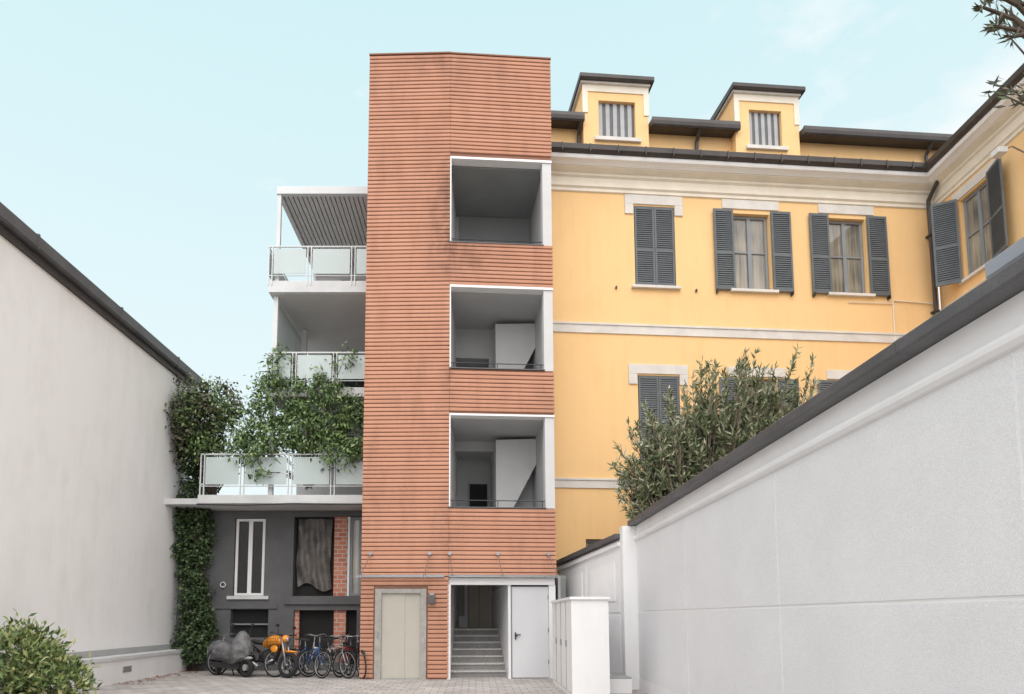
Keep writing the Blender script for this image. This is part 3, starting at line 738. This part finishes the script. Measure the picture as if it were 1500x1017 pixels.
# oleander behind the right wall
b = MB(); vs = []; fs = []
def oleander(base, lobes, nst):
    for i in range(nst):
        cx, cy, cz, rx, ry, rz = random.choices(lobes, weights=[l[3] * l[5] for l in lobes])[0]
        d = rv(); d.normalize(); rr = random.uniform(.25, 1.0) ** .6
        e = Vector((cx + d.x * rr * rx, cy + d.y * rr * ry, cz + d.z * rr * rz))
        s_ = Vector(base) + Vector((random.uniform(-.5, .5), random.uniform(-.4, .4), 0))
        fork = s_.lerp(e, .6) + rv() * .22 + Vector((0, 0, .05)); m2 = s_.lerp(e, .82) + rv() * .12
        b.tube(s_, fork, .030, 'bark', 5, .018); b.tube(fork, m2, .018, 'greybark', 5, .012); b.tube(m2, e, .011, 'greybark', 4, .005)
        tips = [(m2, e)]
        for q in range(4):
            t0 = fork.lerp(m2, random.uniform(.2, 1)); e2_ = t0 + (e - fork).normalized() * random.uniform(.25, .5) + rv() * .35
            b.tube(t0, e2_, .009, 'greybark', 4, .004); tips.append((t0, e2_))
        for a, c in tips:
            ax = (c - a).normalized()
            for w in range(15):
                t = random.uniform(.45, 1.05); p_ = a.lerp(c, t)
                for q in range(2):
                    dd = ax * random.uniform(.3, 1.0) + rv() * .9
                    leafquad(vs, fs, p_, dd, rv() + Vector((0, -.4, .7)), random.uniform(.12, .21), random.uniform(.028, .042))
lobes = [(3.9, 14.9, 5.0, .95, .7, .95), (4.5, 14.7, 5.75, .9, .7, .85), (5.4, 14.4, 6.35, .95, .8, 1.0), (6.5, 14.4, 6.5, 1.0, .8, .9), (5.4, 14.4, 5.2, 1.2, .7, .9), (3.6, 14.9, 4.2, .65, .5, .7), (6.9, 14.4, 5.7, .9, .7, .9)]
oleander((5.2, 14.7, 1.0), lobes, 330)
b.add(vs, fs, 'oleander')
b.build('oleander_shrub')

# tree whose bough enters at the upper right
b = MB(); vs = []; fs = []
b.tube((6.6, 6.4, 0), (6.4, 6.3, 4.0), .16, 'bark', 10, .12); b.tube((6.4, 6.3, 4.0), (6.3, 6.2, 6.4), .12, 'bark', 10, .07)
for i in range(60):
    e = Vector((6.3, 6.2, 7.6)) + rv() * 1.15
    if e.x < 5.6 and e.z < 8.1: e.x = 5.8
    m1 = Vector((6.3, 6.2, 6.2)).lerp(e, .5) + rv() * .1
    b.tube((6.3, 6.2, 6.2), m1, .03, 'bark', 6, .015); b.tube(m1, e, .015, 'bark', 5, .006)
    for w in range(16): leafquad(vs, fs, e + rv() * .12, rv() + (e - m1).normalized(), rv(), .14, .03)
for e, m1 in (((4.86, 6.0, 7.28), (5.2, 6.05, 7.2)), ((4.97, 6.0, 7.08), (5.25, 6.05, 7.08)), ((5.0, 6.0, 7.38), (5.3, 6.0, 7.3)), ((5.08, 5.95, 6.92), (5.25, 6.0, 7.0)), ((4.90, 5.95, 7.40), (5.2, 6.0, 7.3))):
    e = Vector(e); m1 = Vector(m1); b.tube((6.3, 6.2, 6.3), m1, .03, 'bark', 6, .022); b.tube(m1, e, .022, 'bark', 6, .014)
    for w in range(20):
        leafquad(vs, fs, e + rv() * .03, rv() + (e - m1).normalized() * .6, rv(), random.uniform(.08, .13), .024)
b.add(vs, fs, 'darkvine'); b.build('overhanging_tree')

b = MB(); bl = [(-7.35, 11.0, .75, .6, .7, .45), (-6.9, 11.1, .45, .55, .6, .4), (-7.6, 11.4, .9, .45, .5, .4), (-6.55, 10.9, .3, .4, .4, .32)]
clump_foliage(b, bl, 'shrub', 230, 22, .13, .05, .10, -.3, .2); twigs(b, (-7.3, 11.1, 0), bl, 50, .014); b.build('shrub_plant')
b = MB(); vs = []; fs = []
for i in range(160):
    p_ = Vector((-7.85 + abs(random.gauss(0, .35)), random.uniform(15, 18.9), .015))
    leafquad(vs, fs, p_, Vector((random.uniform(-1, 1), random.uniform(-1, 1), .1)), Vector((0, 0, 1)), .07, .05)
b.add(vs, fs, 'dryleaf'); b.build('fallen_leaves')

# ------------------------------------------------------------------ bicycles, motorcycle, scooter
def bicycle(x, y, heading, k, basket=False, lean=4, city=True):
    e = empty('bicycle', Matrix.Translation((x, y, 0.004)) @ Matrix.Rotation(R(heading), 4, 'Z') @ Matrix.Rotation(R(lean), 4, 'X'))
    Rw = .335; f = .54; r = -.50
    b = MB()
    for cx in (f, r):
        b.torus((cx, 0, Rw), Rw - .018, .019, 'rubber'); b.torus((cx, 0, Rw), Rw - .045, .009, 'silver', n=24, m=5)
        b.tube((cx, -.04, Rw), (cx, .04, Rw), .022, 'steel')
        for i in range(14):
            a = i * math.pi / 7; b.tube((cx, 0, Rw), (cx + math.cos(a) * (Rw - .045), 0, Rw + math.sin(a) * (Rw - .045)), .0025, 'steel', 3)
    b.build('wheels', e, smooth=True)
    b = MB()
    bb = (-.06, 0, .29); st = (-.20, 0, .74); hd = (.36, 0, .84); hl = (.39, 0, .68)
    t = .017
    b.tube(bb, st, t, k); b.tube(hd, hl, .02, k); b.tube(bb, hl, .02, k)
    b.tube((-.17, 0, .62) if city else st, (.38, 0, .76) if not city else (.385, 0, .72), t, k)
    if city: b.tube((-.1, 0, .42), (.385, 0, .72), t, k)
    for sgn in (-1, 1):
        b.tube(bb, (r, .05 * sgn, Rw), .010, k, 6); b.tube((-.19, .01 * sgn, .70), (r, .05 * sgn, Rw), .009, k, 6); b.tube((.40, .045 * sgn, .66), (f, .05 * sgn, Rw), .012, k, 6)
    b.tube((.39, -.05, .67), (.39, .05, .67), .013, k)
    b.build('frame', e, smooth=True)
    b = MB()
    b.tube(st, (-.225, 0, .88), .013, 'steel'); b.tube(hd, (.33, 0, .98), .013, 'steel')
    b.path([(.18, -.29, 1.0), (.28, -.27, 1.03), (.34, -.08, 1.0), (.34, .08, 1.0), (.28, .27, 1.03), (.18, .29, 1.0)], .011, 'steel')
    b.tube((.12, -.29, .99), (.22, -.285, 1.015), .017, 'black'); b.tube((.12, .29, .99), (.22, .285, 1.015), .017, 'black')
    b.loft([[(-.36, -.09, .90), (-.36, .09, .90), (-.36, .08, .945), (-.36, -.08, .945)], [(-.24, -.08, .89), (-.24, .08, .89), (-.24, .07, .935), (-.24, -.07, .935)], [(-.06, -.02, .89), (-.06, .02, .89), (-.06, .018, .92), (-.06, -.018, .92)]], 'black')
    b.tube((-.06, -.06, .29), (-.06, .06, .29), .03, 'steel'); b.torus((-.06, -.05, .29), .085, .008, 'darksteel', n=18, m=5)
    b.tube((-.06, -.06, .29), (.06, -.07, .17), .009, 'steel'); b.tube((-.06, .06, .29), (-.18, .07, .41), .009, 'steel')
    b.box(.02, .11, -.15, -.07, .16, .18, 'black'); b.box(-.22, -.13, .07, .15, .40, .42, 'black')
    for cx, a0, a1 in ((f, 35, 150), (r, 20, 175)):
        pr = None
        for i in range(9):
            a = R(a0 + (a1 - a0) * i / 8); c = (cx + math.cos(a) * .365, Rw + math.sin(a) * .365)
            if pr: b.add([(pr[0], -.028, pr[1]), (pr[0], .028, pr[1]), (c[0], .028, c[1]), (c[0], -.028, c[1])], [(0, 1, 2, 3)], 'darksteel')
            pr = c
    b.box(.40, .46, -.03, .03, .80, .86, 'darksteel'); b.box(-.88, -.86, -.025, .025, .50, .56, 'red')
    for yy in (-.06, 0, .06): b.tube((-.28, yy, .73), (-.74, yy, .73), .006, 'darksteel', 5)
    b.tube((-.7, -.06, .73), (-.5, -.06, Rw), .005, 'darksteel', 5); b.tube((-.7, .06, .73), (-.5, .06, Rw), .005, 'darksteel', 5)
    if basket:
        for zz in (.78, .86, .94, 1.0):
            b.path([(.46, -.15, zz), (.74, -.15, zz), (.74, .15, zz), (.46, .15, zz), (.46, -.15, zz)], .005, 'darksteel', 4)
        for i in range(6):
            for yy in (-.15, .15): b.tube((.46 + i * .056, yy, .78), (.46 + i * .056, yy, 1.0), .004, 'darksteel', 4)
            b.tube((.74, -.15 + i * .06, .78), (.74, -.15 + i * .06, 1.0), .004, 'darksteel', 4); b.tube((.46, -.15 + i * .06, .78), (.74, -.15 + i * .06, .78), .004, 'darksteel', 4)
    b.build('fittings', e, smooth=False)
bicycle(-4.55, 17.3, -128, 'darksteel', True, 4); bicycle(-4.1, 16.85, -40, 'blue', True, -5)
bicycle(-3.75, 17.35, -128, 'silver', False, 4, True); bicycle(-3.45, 16.85, -42, 'silver', True, 3, False)
bicycle(-3.1, 17.25, -112, 'red', False, -5); bicycle(-2.95, 16.9, -62, 'darksteel', False, 4); bicycle(-6.25, 17.95, -120, 'darksteel', False, 4)

def ell(b, c, r, k, n=14, m=9, f=None):
    rings = []
    for j in range(1, m):
        t = math.pi * j / m - math.pi / 2; ring = []
        for i in range(n):
            a = 2 * math.pi * i / n
            p_ = (c[0] + r[0] * math.sin(t), c[1] + r[1] * math.cos(t) * math.cos(a), c[2] + r[2] * math.cos(t) * math.sin(a)); ring.append(f(p_) if f else p_)
        rings.append(ring)
    b.loft(rings, k)
def motorcycle(x, y, heading):
    e = empty('motorcycle', Matrix.Translation((x, y, .004)) @ Matrix.Rotation(R(heading), 4, 'Z') @ Matrix.Rotation(R(-7), 4, 'X'))
    b = MB()
    for cx, w in ((.74, .055), (-.68, .075)):
        b.torus((cx, 0, .31), .31 - w, w, 'rubber', n=32, m=10); b.torus((cx, 0, .31), .21, .014, 'silver')
        for i in range(5):
            a = i * 2 * math.pi / 5; b.tube((cx, 0, .31), (cx + math.cos(a) * .21, 0, .31 + math.sin(a) * .21), .014, 'darksteel')
        b.torus((cx, -.07, .31), .13, .008, 'steel'); b.tube((cx, -.09, .31), (cx, .09, .31), .03, 'steel')
    b.build('wheels', e, smooth=True)
    b = MB()
    ell(b, (.16, 0, .88), (.34, .16, .15), 'orange', f=lambda p_: (p_[0], p_[1] * (1 - .35 * max(0, -(p_[0] - .16) / .34)), p_[2] - .10 * max(0, (-(p_[0] - .16)) / .34)))
    ell(b, (-.62, 0, .88), (.28, .10, .05), 'orange', f=lambda p_: (p_[0], p_[1], p_[2] - .25 * (p_[0] + .62)))
    ell(b, (.57, 0, .94), (.09, .11, .09), 'orange'); ell(b, (.77, 0, .63), (.20, .06, .03), 'orange')
    ell(b, (.36, -.15, .68), (.12, .03, .09), 'orange'); ell(b, (.36, .15, .68), (.12, .03, .09), 'orange')
    b.build('bodywork', e, smooth=True)
    b = MB()
    ell(b, (-.32, 0, .84), (.34, .13, .06), 'black', f=lambda p_: (p_[0], p_[1], p_[2] - .12 * (p_[0] + .32)))
    ell(b, (.08, 0, .48), (.26, .17, .20), 'darksteel'); ell(b, (.25, 0, .60), (.14, .13, .16), 'darksteel'); ell(b, (.66, 0, .92), (.035, .075, .07), 'steel')
    for s in (-1, 1):
        b.tube((.74, .09 * s, .31), (.50, .09 * s, .98), .026, 'steel'); b.tube((-.68, .08 * s, .31), (-.1, .09 * s, .42), .025, 'darksteel')
        b.tube((.50, .05 * s, 1.02), (.44, .34 * s, 1.06), .013, 'darksteel'); b.tube((.44, .27 * s, 1.06), (.42, .39 * s, 1.06), .02, 'black')
        b.tube((.50, .20 * s, 1.06), (.52, .28 * s, 1.22), .007, 'black'); ell(b, (.52, .29 * s, 1.24), (.02, .065, .04), 'black')
        b.tube((.3, .1 * s, .8), (-.15, .12 * s, .42), .02, 'darksteel'); b.tube((-.1, .1 * s, .5), (-.7, .09 * s, .82), .016, 'darksteel')
    b.tube((.35, -.12, .42), (-.1, -.14, .24), .028, 'steel'); b.tube((-.1, -.14, .24), (-.80, -.17, .50), .05, 'steel', 10, .06)
    b.box(-.98, -.96, -.12, .12, .50, .70, 'plate'); b.box(-.97, -.86, -.08, .08, .66, .84, 'black'); b.box(-.93, -.90, -.08, .08, .84, .89, 'red')
    b.tube((-.05, .12, .3), (-.18, .28, .0), .012, 'darksteel')
    b.build('mechanics', e, smooth=True)
motorcycle(-5.2, 17.0, -28)
def covered_scooter(x, y, heading):
    e = empty('covered_scooter', Matrix.Translation((x, y, .004)) @ Matrix.Rotation(R(heading), 4, 'Z'))
    b = MB()
    for cx in (.62, -.62): b.torus((cx, 0, .24), .18, .06, 'rubber', n=24, m=8); b.tube((cx, -.06, .24), (cx, .06, .24), .08, 'silver', 12)
    b.tube((.62, 0, .24), (.46, 0, .9), .03, 'darksteel'); b.box(-.75, .45, -.1, .1, .2, .34, 'darksteel')
    ell(b, (.62, 0, .47), (.22, .08, .05), 'silver')
    for s in (-1, 1):
        b.tube((.42, 0, 1.0), (.34, .33 * s, 1.04), .013, 'darksteel'); b.tube((.40, .2 * s, 1.05), (.42, .28 * s, 1.24), .007, 'black'); ell(b, (.42, .29 * s, 1.26), (.02, .06, .04), 'black')
    b.tube((-.1, .05, .3), (-.2, .25, 0), .014, 'darksteel'); b.box(-.86, -.84, -.1, .1, .52, .70, 'plate')
    b.build('wheels_and_chassis', e)
    b = MB(); rings = []
    prof = [(-.84, .70, .10, .52), (-.78, .82, .16, .42), (-.55, .88, .20, .36), (-.25, .84, .21, .40), (.0, .74, .20, .34), (.18, .80, .22, .32), (.32, 1.02, .27, .30), (.42, 1.13, .30, .34), (.52, 1.08, .26, .38), (.62, .86, .16, .46), (.68, .74, .10, .50)]
    NR = 40
    for xx, top, w, bot in prof:
        ring = []
        for i in range(NR):
            a = 2 * math.pi * i / NR; ca, sa = math.cos(a), math.sin(a)
            hang = max(0, -sa)
            fold = .035 * math.sin(i * 1.9 + xx * 11) * (1 if sa < .4 else .3)
            zz = (top + bot) / 2 + (top - bot) / 2 * (abs(sa) ** .75) * (1 if sa > 0 else -1) + .03 * hang * math.sin(i * 1.3 + xx * 5)
            yy = (w + fold) * (abs(ca) ** .6) * (1 if ca > 0 else -1) * (1 if sa < 0 else .45 + .55 * (1 - sa))
            ring.append((xx + .015 * math.sin(i * 2.3), yy, zz + random.uniform(-.008, .008)))
        rings.append(ring)
    b.loft(rings, 'cover'); o = b.build('cover', e, smooth=True)
covered_scooter(-6.1, 17.2, -35)

# ------------------------------------------------------------------ world, sun, camera
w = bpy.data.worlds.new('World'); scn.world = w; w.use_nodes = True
N = w.node_tree.nodes; L = w.node_tree.links
bg = N['Background']
sky = N.new('ShaderNodeTexSky'); sky.sky_type = 'NISHITA'; sky.sun_disc = False
SE, SA = 52, 185
sky.sun_elevation = R(SE); sky.sun_rotation = R(SA); sky.air_density = 1.0; sky.dust_density = 2.0; sky.ozone_density = 1.0
tc = N.new('ShaderNodeTexCoord')
mp = N.new('ShaderNodeMapping'); mp.inputs['Scale'].default_value = (1, 1, 2.2); L.new(tc.outputs['Generated'], mp.inputs[0])
n = N.new('ShaderNodeTexNoise'); n.inputs['Scale'].default_value = 4.2; n.inputs['Detail'].default_value = 7; n.inputs['Roughness'].default_value = .58
L.new(mp.outputs[0], n.inputs['Vector'])
sx = N.new('ShaderNodeSeparateXYZ'); L.new(tc.outputs['Generated'], sx.inputs[0])
def mapr(inp, a, b_, c, d):
    m = N.new('ShaderNodeMapRange'); m.inputs['From Min'].default_value = a; m.inputs['From Max'].default_value = b_; m.inputs['To Min'].default_value = c; m.inputs['To Max'].default_value = d
    L.new(inp, m.inputs['Value']); return m.outputs[0]
def mixc(fac, A, B):
    m = N.new('ShaderNodeMix'); m.data_type = 'RGBA'
    for nm, v in (('Factor', fac), ('A', A), ('B', B)):
        if isinstance(v, (tuple, float)): m.inputs[nm].default_value = v
        else: L.new(v, m.inputs[nm])
    return m.outputs['Result']
# hazy clear sky, paler towards the horizon, bright unseen cloud added behind the viewer and overhead as fill light, a few wisps to the right
hz = mixc(.95, sky.outputs[0], (6.3, 8.55, 9.0, 1.0))
hz = mixc(mapr(sx.outputs['Z'], .0, .70, .95, .0), hz, (8.7, 9.3, 9.4, 1.0))
wx = N.new('ShaderNodeMath'); wx.operation = 'ADD'; L.new(n.outputs['Fac'], wx.inputs[0]); L.new(mapr(sx.outputs['X'], .0, .62, -.12, .13), wx.inputs[1])
wisps = mapr(wx.outputs[0], .54, .70, 0, .8)
hz = mixc(wisps, hz, (9.3, 9.4, 9.45, 1.0))
fill_bank = N.new('ShaderNodeMath'); fill_bank.operation = 'MAXIMUM'; L.new(mapr(sx.outputs['Y'], .15, -.25, 0, 1), fill_bank.inputs[0]); L.new(mapr(sx.outputs['Z'], .78, .92, 0, 1), fill_bank.inputs[1])
fill_cloudc = mixc(mapr(n.outputs['Fac'], .3, .7, 0, 1), (15.0, 14.8, 14.9, 1.0), (20.0, 19.6, 19.6, 1.0))
L.new(mixc(fill_bank.outputs[0], hz, fill_cloudc), bg.inputs['Color']); bg.inputs['Strength'].default_value = .108

sd = bpy.data.lights.new('sun', 'SUN'); sd.energy = 1.3; sd.angle = R(50); sd.color = (1, .96, .91)
so = bpy.data.objects.new('sun', sd); scn.collection.objects.link(so)
az = R(SA); d = Vector((math.sin(az) * math.cos(R(SE)), math.cos(az) * math.cos(R(SE)), math.sin(R(SE))))
so.rotation_euler = d.to_track_quat('Z', 'Y').to_euler(); so.location = d * 30

cam = bpy.data.cameras.new('camera'); co = bpy.data.objects.new('camera', cam); scn.collection.objects.link(co)
cam.sensor_width = 36; cam.lens = 24; cam.shift_x = .0353; cam.shift_y = .1977; cam.clip_end = 2000; cam.clip_start = .05
co.location = (0, 0, 1.45); co.rotation_euler = (R(90 + 5.71), 0, 0)
scn.camera = co
scn.view_settings.view_transform = 'Standard'; scn.view_settings.look = 'None'; scn.view_settings.exposure = 0
